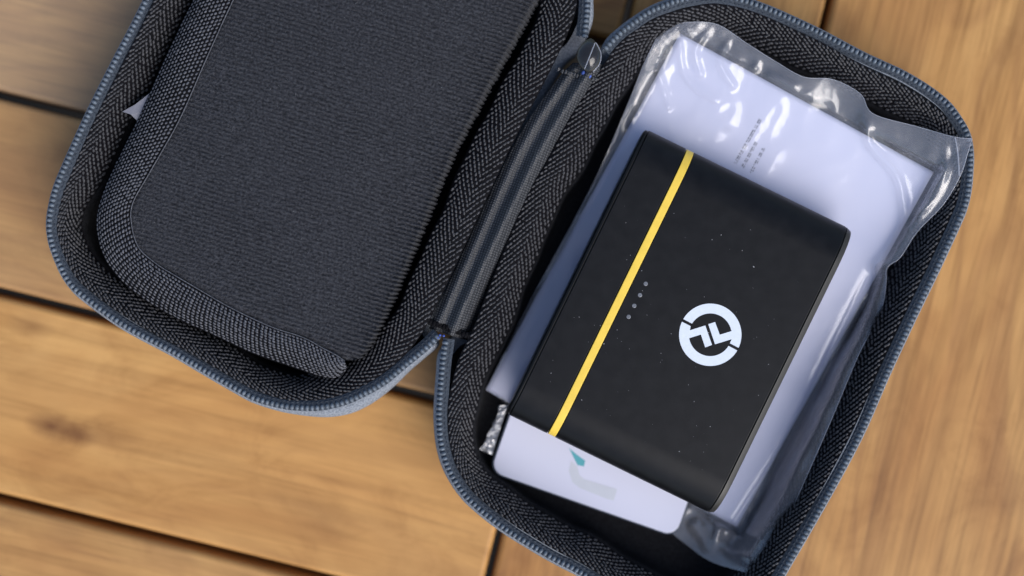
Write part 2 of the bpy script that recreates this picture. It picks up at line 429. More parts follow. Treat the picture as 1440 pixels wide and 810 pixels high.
# tape: (x, y, width px, z outer, z inner)
tapeL = [(615,428,50,31,30),(594,468,48,31,29.5),(567,502,46,31,27),(529,533,44,31,24),(490,553,44,31,22),(450,563,40,31,21),(418,564,38,31,21),(396,561,38,31,21),(362,550,38,31,21),(335,536,38,31,21),(292,511,38,31,21),(248,486,38,31,21),(212,467,39,31,21),(180,448,40,31,21),(148,426,40,31,21),(112,396,40,31,21),(95,370,38,31,21),(83,338,36,31,21),(80,314,36,31,21),(86,280,40,31,21),(99,245,44,31,21),(134,166,47,31,21),(172,90,50,31,21),(215,4,50,31,21),(303,-184,50,31,21),(340,-250,50,31,21),(370,-282,50,31,21),(405,-298,50,31,21),(445,-290,50,31,21),(512,-254,50,31,21),(690,-160,50,31,22),(755,-118,50,31,23),(788,-84,50,31,25),(806,-45,50,31,28),(812,-10,50,31,30),(806,28,51,31,30),(779,89,51,31,30),(720,204,51,31,30),(665,322,51,31,30)]
tapeR = [(743,270,48,30,24),(770,225,48,30,24),(794,178,47,30,24),(824,127,46,30,23),(846,95,45,30.5,22),(866,66,44,31,21),(890,44,44,31,20),(915,28,45,31,19),(940,18,46,31,18),(970,10,46,31,18),(1000,5,46,31,18),(1028,8,46,31,18),(1055,15,46,31,18),(1088,28,46,31,18),(1131,48,46,31,18),(1160,62,46,31,18),(1214,92,45,31,18),(1258,113,44,31,18),(1294,134,42,31,18),(1320,154,40,31,18),(1336,172,40,31,18),(1347,192,40,31,18),(1352,214,40,31,18),(1352,245,40,31,18),(1346,280,40,31,18),(1333,312,42,31,18),(1317,347,44,31,18),(1304,376,46,31,17),(1272,441,48,31,17),(1236,518,48,31,17),(1208,584,46,31,17),(1185,632,46,31,17),(1145,705,44,31,17),(1090,800,44,31,17),(1070,832,44,31,17),(1043,865,44,31,17),(1015,885,44,31,17),(985,890,44,31,17),(948,874,44,31,18),(888,836,42,31,18),(815,790,37,31,18),(789,778,37,31,18),(754,758,37,31,18),(714,732,36,31,18),(676,702,34,31,18),(657,681,34,31,19),(641,654,34,31,20),(632,622,36,31,21),(629,588,38,31,22),(632,555,42,31,23),(645,505,44,31,24),(667,457,46,30.5,24),(705,360,48,30,24)]

def build_half(chain, tape, side):
    n = 700
    fl = 2.4 if side == 'left' else 5.6
    T = spline(tape, n, True)
    # edge wobble so that the sewn edge is not a perfect offset
    ang = np.linspace(0, 2 * math.pi, n, endpoint=False)
    wob = sum(np.sin(ang * k + k * 1.7) * a for k, a in ((7, 1.6), (17, 1.1), (31, .8)))
    Nn = inward(T[:, :2]); k = 25
    Ns = sum(np.roll(Nn, s, 0) for s in range(-k, k + 1)); Ns /= np.linalg.norm(Ns, axis=1, keepdims=True)
    outer = at(T[:, :2], T[:, 3]); innerpx = T[:, :2] + Ns * (T[:, 2] + wob)[:, None]
    inner = at(innerpx, T[:, 4])
    R = Ribbon(outer, inner, 17, lambda t: 2.4 * np.sin(math.pi * np.clip(t, 0, 1)) ** .8, True)
    tp = R.mesh('herringbone_tape', M['thread_base'], case)
    tp['label'] = 'charcoal herringbone tape sewn inside the %s half' % side
    V, F = herringbone(R, 16, 2.35, 8, .54, .70, .355, .48, start=2 if side == 'left' else 0)
    mesh_obj('woven_thread', V, F, M['thread'], tp, kind='stuff')
    # lining: from the tape down to the floor of the shell
    N2 = inward(inner[:, :2])
    k = 12; N2 = sum(np.roll(N2, s, 0) for s in range(-k, k + 1)); N2 /= np.linalg.norm(N2, axis=1, keepdims=True)
    rings = []
    for d, zf in ((-.5, .97), (.3, .93), (.7, .75), (.8, .4), (1.2, .15), (2.6, .02), (6, 0)):
        q = inner.copy(); q[:, :2] += N2 * d; q[:, 2] = fl + (inner[:, 2] - fl) * zf
        q[:, 2] += .25 * pnoise(q[:, 0] * .2, q[:, 1] * .2 + d, 5); rings.append(q)
    P = np.stack(rings, 1)
    Fq = grid_faces(n, P.shape[1], True)
    Vv = P.reshape(-1, 3); ctr = np.array([[*P[:, -1, :2].mean(0), fl]])
    last = np.arange(n) * P.shape[1] + P.shape[1] - 1
    Ft = np.stack([last, np.roll(last, -1), np.full(n, len(Vv))], -1)
    mesh_obj('lining', np.concatenate([Vv, ctr]), [Fq, Ft], M['lining'], case, label='smooth black lining of the %s half' % side)
    # zip tape and coil along the opening edge
    m = 620; C = spline(chain, m)
    Nc = inward(C, False)
    cen = np.mean(T[:, :2], 0)
    if np.mean(np.sum((cen - C) * Nc, 1)) < 0: Nc = -Nc
    zc = RIM + .5 * np.sin(np.linspace(0, 21, m))
    A = at(C + Nc * .5, zc - .8); Bq = at(C + Nc * 17, zc - 1.6)
    RZ = Ribbon(A, Bq, 6, lambda t: .5 * np.sin(math.pi * t))
    RZ.mesh('zip_tape', M['zip_tape'], case)
    mid = at(C + Nc * 5.2, zc)
    d = np.linalg.norm(np.diff(mid, axis=0), axis=1); cum = np.concatenate([[0], np.cumsum(d)])
    Lz = cum[-1]
    def row(off, pitch, a, b, c, dz, mat, name):
        s = np.arange(pitch / 2, Lz, pitch); si = np.interp(s, cum, np.arange(m))
        Cx, Tx, Bx, Nx = RZ.frame(si, np.full(len(si), off)); Cx = Cx + Nx * dz
        kk = len(s)
        Vb, Fb = bead_cloud(Cx, Tx, Bx, Nx, a, b, c * rng.uniform(.9, 1.1, kk), 8)
        return mesh_obj(name, Vb, Fb, mat, case, kind='stuff')
    row(.28, 1.48, .62, .86, .80, .1, M['coil'], 'zip_teeth')
    row(.05, 1.48, .46, .30, .26, .0, M['coil'], 'edge_stitch')
    row(.72, 1.48, .58, .24, .20, .05, M['zip_tape'], 'zip_stitch')
    # outer shell: closed outline bulging below the zip, rounded down to the table
    hs = [(812, 62), (784, 92), (724, 208), (668, 326), (620, 428), (606, 468)][:] if side == 'left' else [(634, 478), (662, 455), (700, 358), (738, 268), (790, 176), (822, 126), (838, 92)]
    S3 = [(*p, 0.) for p in C[4:-4:8]] + [(*p, 1.) for p in hs]
    S3 = spline(S3, 420, True); S = S3[:, :2]; sink = sstep(0, 1, np.clip(S3[:, 2], 0, 1))
    Ni = inward(S); k = 4; Ni = sum(np.roll(Ni, s, 0) for s in range(-k, k + 1)); Ni /= np.linalg.norm(Ni, axis=1, keepdims=True)
    if side == 'left':
        bul = 1 + 2.1 * np.exp(-((S[:, 0] - 490) ** 2 + (S[:, 1] - 565) ** 2) / 62 ** 2)
    else: bul = np.ones(len(S))
    base = at(S, RIM - 1.2); W = inward(base[:, :2])
    W = sum(np.roll(W, s, 0) for s in range(-k, k + 1)); W /= np.linalg.norm(W, axis=1, keepdims=True)
    prof = [(3.2, RIM - 1.8), (.1, RIM - 1.5), (-.45, RIM - 2.2), (-.9, RIM - 4), (-1.0, RIM - 9), (-.2, 12), (1.5, 5), (4.5, 1.2), (9, .25), (14, .2)]
    PR = []
    for d_, z_ in prof:
        q = base.copy(); f = bul if d_ < 0 else np.ones(len(S))
        q[:, :2] += W * (d_ * f)[:, None]; q[:, 2] = z_ - sink * 9 * z_ / RIM; PR.append(q)
    PR = np.stack(PR, 1); nn = len(S); mm = PR.shape[1]
    last = np.arange(nn) * mm + mm - 1
    Ft = np.stack([last, np.roll(last, -1), np.full(nn, nn * mm)], -1)
    mesh_obj('shell', np.concatenate([PR.reshape(-1, 3), [[*PR[:, -1, :2].mean(0), .2]]]), [grid_faces(nn, mm, True), Ft], M['shell'], case,
             label='grey fabric covered %s half of the case' % side)
    return R
RL = build_half(chainL, tapeL, 'left')
RR = build_half(chainR, tapeR, 'right')

# hinge strip with two soft rolls
hl = spline([(806,88),(779,118),(720,210),(624,415),(603,462)], 160)
hr = spline([(868,92),(846,122),(765,262),(684,425),(660,480)], 160)
tt = np.linspace(0, 1, 40)
hz = 28.8 + 2.2 * np.exp(-((tt - .17) / .13) ** 2) + 4.3 * np.exp(-((tt - .55) / .19) ** 2) - 3.5 * sstep(.76, 1, tt)
P = hl[:, None, :] * (1 - tt)[None, :, None] + hr[:, None, :] * tt[None, :, None]
u = np.linspace(0, 1, 160)[:, None]
wave = .25 * np.sin(u * 9 + tt * 3) + .18 * pnoise(u * 14 + 0 * tt, tt * 3 + 0 * u, 8)
Z = hz[None] + wave - 2.2 * (1 - sstep(0, .03, u)) - 2.2 * sstep(.965, 1, u)
mesh_obj('hinge', at(P, Z).reshape(-1, 3), grid_faces(160, 40), M['hinge'], case, label='soft dark leatherette hinge strip joining both halves')
# stitched bar across each end of the hinge
def bar(p0, p1, z, name, mat, nst, a=.55, b=.75, c=.5):
    q = np.linspace(0, 1, nst)[:, None]; pp = np.asarray(p0) * (1 - q) + np.asarray(p1) * q
    Cx = at(pp, np.full(nst, z)) + rng.normal(0, .15, (nst, 3))
    Tx = np.tile((at(p1, z) - at(p0, z))[None], (nst, 1)); Tx /= np.linalg.norm(Tx, axis=1, keepdims=True)
    Nx = np.tile([[0, 0, 1.]], (nst, 1)); Bx = np.cross(Nx, Tx)
    V, F = bead_cloud(Cx, Tx, Bx, Nx, a, b, c); return mesh_obj(name, V, F, mat, case, kind='stuff')
bar((786, 98), (838, 112), 31.5, 'bar_stitch', M['hinge'], 13)
bar((606, 452), (664, 474), 30.5, 'bar_stitch', M['thread_base'], 14, .7, 1.1, .6)
bar((820, 102), (830, 106), 32.2, 'blue_bar_stitch', M['blue_stitch'], 4)
bar((615, 474), (624, 472), 32.2, 'blue_bar_stitch', M['blue_stitch'], 3, .4, .4, .4)

# smoky clear end tab beside the hinge
tabp = spline([(818,62),(830,54),(840,62),(846,76),(843,90),(833,102),(824,100),(814,90),(811,76)], 40, True)
Zt = 34.4 - .02 * (tabp[:, 1] - 54)
tabV = at(tabp, Zt); ctr = tabV.mean(0, keepdims=True) + [[0, 0, .15]]
k = len(tabp); low = tabV - [[0, 0, .35]]
Ftop = np.stack([np.arange(k), (np.arange(k) + 1) % k, np.full(k, 2 * k)], -1); Fs = np.stack([np.arange(k), (np.arange(k) + 1) % k, k + (np.arange(k) + 1) % k, k + np.arange(k)], -1)
tab = mesh_obj('zip_end_tab', np.concatenate([tabV, low, ctr]), [Ftop, Fs], M['tab'], case, label='smoky clear rounded tab at the end of the zip')
def tube(pts, r, mat, name, parent, segs=6):
    pts = np.asarray(pts, float); n = len(pts); T = np.gradient(pts, axis=0); T /= np.linalg.norm(T, axis=1, keepdims=True)
    U = np.cross(T, [0, 0, 1.]); U /= np.linalg.norm(U, axis=1, keepdims=True) + 1e-9; W = np.cross(T, U)
    th = np.arange(segs) * 2 * math.pi / segs
    V = pts[:, None] + r * (np.cos(th)[None, :, None] * U[:, None] + np.sin(th)[None, :, None] * W[:, None])
    i = np.arange(n - 1)[:, None]; j = np.arange(segs)[None]
    F = np.stack([i * segs + j, i * segs + (j + 1) % segs, (i + 1) * segs + (j + 1) % segs, (i + 1) * segs + j], -1).reshape(-1, 4)
    return mesh_obj(name, V.reshape(-1, 3), F, mat, parent)
tube(at(spline([(838,60),(845,75),(843,90),(834,101)], 14), np.full(14, 34.5)), .16, M['seal'], 'tab_edge', tab)
tube(at(spline([(837,60),(829,80),(822,97)], 10), np.full(10, 34.9)), .16, M['seal'], 'tab_fold', tab)

# mesh pocket: knit panel and bound edge
pairs = [((385,-230),(440,-225)),((330,-110),(385,-115)),((271,0),(328,0)),((230,86),(290,83)),((194,166),(253,167)),((158,240),(212,240)),((139,290),(187,285)),((136,322),(185,315)),((145,358),(195,348)),((164,388),(220,371)),((194,415),(244,386)),((240,444),(278,406)),((299,471),(325,433)),((358,498),(380,459)),((418,519),(425,474)),((453,530),(455,490)),((474,531),(474,500)),((488,519),(485,508))]
pp = spline([(*a, *b) for a, b in pairs], 420)
bo = at(pp[:, :2], np.full(420, 27.5)); bi = at(pp[:, 2:], np.full(420, 33.6))
def bprof(t): return 3.6 * np.sin(math.pi * np.clip(t, 0, 1)) ** .75 * (1 - .35 * t)
RB = Ribbon(bo, bi, 13, bprof)
RB.P[..., 2] += (.5 * pnoise(RB.P[..., 0] * .12, RB.P[..., 1] * .12, 3))
bd = RB.mesh('pocket_binding', M['thread_base'], case, label='woven binding along the edge of the inner pocket')
V, F = herringbone(RB, 12, 1.35, 20, .30, .62, .36, .32, slant=.38)
mesh_obj('woven_thread', V, F, M['bind_thread'], bd, kind='stuff')
# lightened raised stitching where the binding meets the knit
tube(np.stack([*(at(pp[8:, 2:], np.full(412, 34.2)).T)], -1) + np.stack([0 * pp[8:, 0], 0 * pp[8:, 0], .12 * np.sin(np.arange(412) * 2.1)], -1), .17, M['bind_thread'], 'edge_thread', bd)

def coons(top, right, bottom, left, n, m):
    """top: left->right, bottom: left->right, left/right: top->bottom; returns (n rows, m cols, dim)"""
    T = spline(top, m); B = spline(bottom, m); L = spline(left, n); R = spline(right, n)
    v = np.linspace(0, 1, n)[:, None, None]; u = np.linspace(0, 1, m)[None, :, None]
    return ((1 - v) * T[None] + v * B[None] + (1 - u) * L[:, None] + u * R[:, None]
            - ((1 - u) * (1 - v) * T[0] + u * (1 - v) * T[-1] + (1 - u) * v * B[0] + u * v * B[-1]))
K = coons([(425,-230),(560,-170),(745,-85)], [(745,-85),(762,-30),(760,0),(748,22),(690,128),(635,233),(582,363),(534,470),(512,504)],
          [(182,344),(208,372),(255,400),(312,435),(372,463),(420,479),(470,505),(512,504)], [(425,-230),(372,-115),(318,0),(278,83),(241,167),(202,235),(180,285),(178,318),(182,344)], 460, 430)
vv = np.linspace(0, 1, 460)[:, None]; uu = np.linspace(0, 1, 430)[None]
zk = 33.6 + 2.0 * np.sin(math.pi * uu) * np.sin(math.pi * np.clip(vv, 0, 1)) ** .6 - 6.5 * sstep(.976, 1.0, uu) * 1.0 - 1.2 * (1 - sstep(0, .04, uu)) - 1.2 * sstep(.97, 1, vv)
W0 = at(K, zk)
q = W0[..., 0] * .30 + W0[..., 1] * .954; rcoord = W0[..., 0] * .954 - W0[..., 1] * .30
q2 = q + .35 * pnoise(rcoord * .12, q * .12, 11) + .06 * pnoise(rcoord * .9, q * .9, 12)
amp = .25 + .10 * sstep(.1, -.3, pnoise(rcoord * .05, q * .05, 13)) + .26 * sstep(.80, .97, uu)
rib = np.cos(q2 * 2 * math.pi / 1.3)
W0[..., 2] += amp * rib * (.7 + .9 * pnoise(rcoord * .55, q * 1.1, 14)) + .09 * pnoise(rcoord * 1.9, q * 1.9, 15) + .5 * pnoise(rcoord * .04, q * .04, 16)
W0[..., 0] += .9 * sstep(.955, .99, uu) * (rib * .5 + .8 * pnoise(rcoord * .5, q * .7, 18))
W0[..., 2] += .55 * rib * sstep(.95, .985, uu)
knit = mesh_obj('knit_panel', W0.reshape(-1, 3), grid_faces(460, 430), M['knit'], case, label='dark blue grey ribbed knit panel of the inner pocket')
# loose lint and fuzz on the knit
nl = 260
ii = rng.integers(10, 450, nl); jj = rng.integers(10, 405, nl)
Cx = W0[ii, jj]; th = rng.uniform(0, math.pi, nl); ln = rng.uniform(.25, 1.1, nl)
dv = np.stack([np.cos(th), np.sin(th), 0 * th], -1) * ln[:, None]; pv = np.stack([-np.sin(th), np.cos(th), 0 * th], -1) * .045
up = np.array([[0, 0, .28]])
V = np.stack([Cx - dv / 2 - pv + up, Cx + pv * 1.2 + up * 1.5, Cx + dv / 2 + up, Cx - dv / 2 + pv + up * 1.2], 1).reshape(-1, 3)
F = np.arange(nl * 4).reshape(-1, 4)
mesh_obj('lint', V, F, M['dust'], knit, kind='stuff')
# white label corner poking out beside the pocket
tg = np.array([(172, 157), (190, 147), (222, 122), (226, 150), (192, 169), (184, 161)], float)
Vt = at(tg, np.array([28.2, 28.0, 27.5, 27.2, 27.9, 28.4])); Vl = Vt - [[0, 0, .25]]
mesh_obj('care_label', np.concatenate([Vt, Vl]), [[0, 1, 2, 3, 4, 5], [11, 10, 9, 8, 7, 6]] + [[i, (i + 1) % 6, 6 + (i + 1) % 6, 6 + i] for i in range(6)], M['white_tag'], case, smooth=False, label='white folded corner of a sewn-in label')

# ---------------------------------------------------------------- power bank frame
PB_TOP, PB_BOT = 34.5, 18.9
cTL, cTR, cBR, cBL = [at(np.array(p, float), 27.)[:2] for p in ((905, 182), (1199, 322), (1000, 724), (713, 580))]
pc = (cTL + cTR + cBR + cBL) / 4
pu = (cTR - cTL + cBR - cBL); PW = np.linalg.norm(pu) / 2; pu = pu / np.linalg.norm(pu)
pv_ = np.array([-pu[1], pu[0]]); PL = (np.linalg.norm(cTL - cBL) + np.linalg.norm(cTR - cBR)) / 2
def pbw(u, v, z):
    u, v, z = np.broadcast_arrays(np.asarray(u, float), np.asarray(v, float), np.asarray(z, float))
    xy = pc + u[..., None] * pu + v[..., None] * pv_
    return np.concatenate([xy, z[..., None]], -1)
def pb_uv(px, z=PB_TOP):
    q = at(np.asarray(px, float), z)[..., :2] - pc; return q @ pu, q @ pv_

# ---------------------------------------------------------------- booklet in the bag
bTL, bTR, bBR, bBL = map(np.array, ((956., 47.), (1313., 242.), (1036., 741.), (683., 548.)))
def book_px(a, b): return ((1 - a) * (1 - b))[..., None] * bTL + (a * (1 - b))[..., None] * bTR + (a * b)[..., None] * bBR + ((1 - a) * b)[..., None] * bBL
def book_z(a, b): return 9.2 + 8.2 * (1 - sstep(.24, .62, b)) + 8.6 * (1 - sstep(-.10, .24, b)) + 1.2 * a * (1 - sstep(.0, .3, b)) + .35 * np.sin(a * 5 + b * 3) * (1 - sstep(.1, .3, b))
book = thing('instruction_booklet', 'white folded instruction booklet inside the clear bag under the power bank', 'booklet', (*at((990, 400), 0.)[:2], 6))
nb, mb = 70, 50
B_, A_ = np.meshgrid(np.linspace(0, 1, nb), np.linspace(0, 1, mb), indexing='ij')
for lay in range(3):
    ins = .004 * lay
    a2 = A_ * (1 - 2 * ins) + ins + .004 * (lay == 1); b2 = B_ * (1 - 2 * ins) + ins
    z = book_z(a2, b2) - .35 * lay
    top = at(book_px(a2, b2), z); bot = top - [0, 0, .22]
    Ft = grid_faces(nb, mb); nv = nb * mb
    bi_ = np.concatenate([np.arange(mb), np.arange(1, nb) * mb + mb - 1, (nb - 1) * mb + np.arange(mb - 2, -1, -1), np.arange(nb - 2, 0, -1) * mb])
    Fs = np.stack([bi_, np.roll(bi_, -1), np.roll(bi_, -1) + nv, bi_ + nv], -1)
    mesh_obj('page', np.concatenate([top.reshape(-1, 3), bot.reshape(-1, 3)]), np.concatenate([Ft, Ft[:, ::-1] + nv, Fs]), M['paper'], book)
# lines of small print on the top page (too soft in the photo to be read)
def book_ab(p):
    p = np.asarray(p, float); e1_ = bTR - bTL; e2_ = bBL - bTL
    Mx = np.array([e1_, e2_]).T; return np.linalg.solve(Mx, p - bTL)
words = []
for p0, p1 in (((1069, 168), (1034, 229)), ((1064, 199), (1043, 237)), ((1074, 208), (1056, 243))):
    p0, p1 = np.array(p0, float), np.array(p1, float); L = np.linalg.norm(p1 - p0); d = (p1 - p0) / L; s = 0
    nrm = np.array([-d[1], d[0]])
    while s < L:
        wl = random.uniform(4, 11); 
        x = s
        while x < min(s + wl, L):
            for hh in ((-2.1, -.9), (.2, 1.9)):
                if random.random() < .8:
                    a0 = p0 + d * x + nrm * hh[0]; a1 = p0 + d * (x + 1.1) + nrm * hh[0]; a2 = p0 + d * (x + 1.1) + nrm * hh[1]; a3 = p0 + d * x + nrm * hh[1]
                    words.append([a0, a1, a2, a3])
            x += 1.35
        s += wl + 2.5
wq = np.array(words); ab = np.array([[book_ab(p) for p in w_] for w_ in wq])
zz = book_z(ab[..., 0], ab[..., 1]) + .06
mesh_obj('printed_text', at(wq, zz).reshape(-1, 3), np.arange(len(wq) * 4).reshape(-1, 4), M['ink'], book, smooth=False, kind='stuff')

# ---------------------------------------------------------------- printed card below the power bank
card = thing('printed_card', 'glossy white round-cornered card with pale grey and teal print below the power bank', 'card', (*at((815, 660), 0.)[:2], 5))
CZ = 13.2
c0 = at(np.array((687., 664.)), CZ)[:2]; c1 = at(np.array((951., 757.)), CZ)[:2]
cu = (c1 - c0) / np.linalg.norm(c1 - c0); cv = np.array([-cu[1], cu[0]]); cw = np.linalg.norm(c1 - c0); ch = 32.
def rrect(w_, h_, r, n=8):
    pts = []
    for cx, cy, a0 in ((w_ - r, r, -90), (w_ - r, h_ - r, 0), (r, h_ - r, 90), (r, r, 180)):
        for i in range(n + 1):
            a = math.radians(a0 + 90 * i / n); pts.append((cx + r * math.cos(a), cy + r * math.sin(a)))
    return np.array(pts)
def slab(name, pts2, z0, z1, mat, parent, bev=.0):
    k = len(pts2); c = pts2.mean(0); rows = []
    lev = [(0, z0), (0, z1 - bev), (bev * .3, z1 - bev * .3), (bev, z1)] if bev else [(0, z0), (0, z1)]
    for ins, z in lev:
        q = c + (pts2 - c) * (1 - ins / np.linalg.norm(pts2 - c, axis=1, keepdims=True).mean())
        rows.append(np.concatenate([q, np.full((k, 1), z)], 1))
    V = np.concatenate(rows); F = []
    for r_ in range(len(rows) - 1):
        F += [[r_ * k + i, r_ * k + (i + 1) % k, (r_ + 1) * k + (i + 1) % k, (r_ + 1) * k + i] for i in range(k)]
    F += [list(range(k))[::-1], [(len(rows) - 1) * k + i for i in range(k)]]
    return mesh_obj(name, V, F, mat, parent, smooth=False)
def cw2(p): return c0 + p[:, :1] * cu + p[:, 1:] * cv
def cpx(p, z=CZ): return at(np.asarray(p, float), z)[:, :2]
slab('card_backing', cw2(rrect(cw, ch, 4.2) * [1.0, 1.0]) + 0, CZ - 3.0, CZ - .45, M['card_edge'], card)
slab('card_face', cw2(rrect(cw - .8, ch - .8, 3.9) + .4), CZ - .45, CZ, M['card'], card, .25)
slab('teal_mark', cpx([(800, 630), (812, 640), (823, 648), (821, 656), (812, 654)]), CZ + .01, CZ + .05, M['teal'], card)
slab('grey_mark', cpx([(803, 648), (812, 656), (815, 668), (822, 674), (868, 688), (863, 704), (852, 701), (815, 686), (805, 678), (800, 662)]), CZ + .01, CZ + .05, M['pale_print'], card)
# crimped end of the card's clear sleeve
ns = 44; sv = np.linspace(0, 1, ns)
p_in = np.array([(714., 570.)]) * (1 - sv[:, None]) + np.array([(692., 640.)]) * sv[:, None]
p_out = np.array([(704., 570.)]) * (1 - sv[:, None]) + np.array([(676., 632.)]) * sv[:, None]
p_out[:, 0] += 5 * pnoise(sv * 7, sv * 0 + .3, 27)
tt5 = np.linspace(0, 1, 7)
Ps = p_in[:, None] * (1 - tt5)[None, :, None] + p_out[:, None] * tt5[None, :, None]
zs = CZ - .5 + 1.3 * pnoise(sv[:, None] * 9 + 0 * tt5, tt5[None] * 2.2 + 0 * sv[:, None], 21) * 1.6 + 1.2 * pnoise(sv[:, None] * 23 + 0 * tt5, tt5[None] * 4 + 0 * sv[:, None], 23)
M['crimp'] = film('crimp_glint_film', .75, (.9, .88, .84), .2, .14)  # strong beige haze paints in the glints of the clear film
mesh_obj('sleeve_crimp', at(Ps, zs).reshape(-1, 3), grid_faces(ns, 7), M['crimp'], card, label='crinkled clear sleeve end beside the card')

# ---------------------------------------------------------------- clear plastic bag
bag = thing('plastic_bag', 'crumpled clear plastic bag holding the white booklet, one corner over the zip', 'bag', (*at((1000, 420), 0.)[:2], 3))
top_ = [(926,46,26),(945,36,27),(970,31,27.5),(1010,35,27.5),(1052,62,27),(1090,86,27.5),(1130,108,28),(1172,112,28),(1210,132,28.5),(1228,160,29),(1290,178,30.5),(1340,192,33.2),(1367,195,34.6)]
right_ = [(1367,195,34.6),(1361,215,34.2),(1350,248,32.6),(1326,288,29.5),(1290,326,26),(1266,362,24),(1248,376,23),(1246,400,23),(1238,440,23),(1207,500,24),(1165,600,25),(1112,720,25),(1088,770,25),(1052,806,23)]
bot_ = [(684,548,9),(720,575,8),(800,650,8),(900,715,8),(960,762,9),(1000,790,15),(1052,806,23)]
left_ = [(926,46,26),(904,92,24),(885,140,21),(846,232,15),(810,304,11),(743,428,9),(684,548,9)]
nv_, nu_ = 330, 260
G = coons(top_, right_, bot_, left_, nv_, nu_)
gp = G[..., :2]; gz = G[..., 2]
e1_ = bTR - bTL; e2_ = bBL - bTL; Mi = np.linalg.inv(np.array([e1_, e2_]).T)
abg = (gp - bTL) @ Mi.T; ga, gb = abg[..., 0], abg[..., 1]
# how far inside the booklet (in px)
ins = np.minimum.reduce([ga * 407, (1 - ga) * 407, gb * 572, (1 - gb) * 572])
on = sstep(-14, 6, ins)
bz = book_z(np.clip(ga, 0, 1), np.clip(gb, 0, 1)) + .7
zf = bz * on + (bz * .25 + gz * .75) * (1 - on)
vg, ug = np.meshgrid(np.linspace(0, 1, nv_), np.linspace(0, 1, nu_), indexing='ij')
edge = np.minimum.reduce([ug, 1 - ug, vg, 1 - vg])
ez = 1 - sstep(0, .07, edge); zf = zf * (1 - ez) + gz * ez
wp = at(gp, zf)
X, Y = wp[..., 0], wp[..., 1]
def ridged(sc, seed, sx=1., rot=0.):
    c_, s_ = math.cos(rot), math.sin(rot)
    return (1 - np.abs(pnoise((X * c_ + Y * s_) * sc * sx, (-X * s_ + Y * c_) * sc, seed)) * 2.2)
free = 1 - on
upper = 1 - sstep(.12, .34, gb)
crump = ridged(.05, 31, 1, .4) * 1.2 + ridged(.11, 32, .6, 1.0) * .5 + ridged(.24, 33, .7, 2.0) * .12 - 1.0
ampw = .10 + 1.25 * upper * (1 - .92 * sstep(.25, .60, ga)) + 1.2 * free
# keep flat under the power bank
qu = (wp[..., :2] - pc) @ pu; qv = (wp[..., :2] - pc) @ pv_
under = np.minimum(sstep(PW / 2 + 5, PW / 2 - 1, np.abs(qu)), sstep(PL / 2 + 5, PL / 2 - 4, np.abs(qv)))
ampw *= (1 - under) * (1 - .8 * ez)
zf2 = zf + np.maximum(crump * ampw, -.45 * on - 3 * free)
# long folds down the right flap and creases near the corner
def crease(p, h, wpx):
    c = spline(p, 60); d = np.min(np.hypot(gp[..., 0:1] - c[None, None, :, 0], gp[..., 1:2] - c[None, None, :, 1]), -1)
    return h * np.exp(-(d / wpx) ** 2)
zf2 = zf2 + (1 - ez) * (crease([(1232,392),(1180,500),(1110,640),(1030,765)], -3.4, 11) + crease([(1226,470),(1170,570),(1100,710),(1060,780)], 2.6, 13)
      + crease([(1252,372),(1300,300),(1330,240)], 1.8, 7) + crease([(1224,160),(1222,200),(1262,250),(1275,320)], 1.8, 6)
      + crease([(1342,192),(1348,250)], 1.0, 3) + crease([(1330,205),(1325,270),(1290,300)], 1.2, 6) + crease([(975,740),(990,765),(985,790)], 2.6, 9) + crease([(1010,745),(1000,775)], 2.0, 7)
      + crease([(1000,38),(978,70),(985,105)], 1.5, 5) + crease([(1030,50),(1012,85),(1030,120)], 1.6, 5) + crease([(955,60),(965,110),(1005,140)], 1.2, 5) + crease([(925,100),(940,150)], 1.2, 5)
      + crease([(1040,62),(1065,80),(1062,95)], 2.0, 6) + crease([(1085,105),(1118,118)], 2.0, 7))
zf2 = np.where(under > .5, np.minimum(zf2, PB_BOT - .6), zf2)
floor_lim = book_z(np.clip(ga, 0, 1), np.clip(gb, 0, 1)) + .3
zf2 = np.where(ins > -2, np.maximum(zf2, floor_lim), np.maximum(zf2, 7.0))
mesh_obj('front_film', at(gp, zf2).reshape(-1, 3), grid_faces(nv_, nu_), M['film'], bag)
zb = np.where(ins > -6, np.minimum(zf2 - 1.9, book_z(np.clip(ga, 0, 1), np.clip(gb, 0, 1)) - 1.5), zf2 - 1.2 + .8 * pnoise(X * .15, Y * .15, 44))
zb = zb * (1 - ez) + (zf2 - .25) * ez; zb = np.maximum(zb, 6.4); zb = np.minimum(zb, zf2 - .2)
mesh_obj('back_film', at(gp, zb).reshape(-1, 3), grid_faces(nv_, nu_), M['back_film'], bag)
# heat-sealed strip across the corner and thickened cut edge
tube(at(spline([(1343,193),(1347,215),(1349,247)], 20), np.linspace(33.9, 33.2, 20)), .22, M['seal'], 'heat_seal', bag)
rg = spline(right_, 160); tube(at(rg[:, :2], rg[:, 2] + .05), .13, M['seal'], 'cut_edge', bag)
tg_ = spline(top_, 160); tube(at(tg_[:, :2], tg_[:, 2] + .05), .11, M['seal'], 'cut_edge', bag)

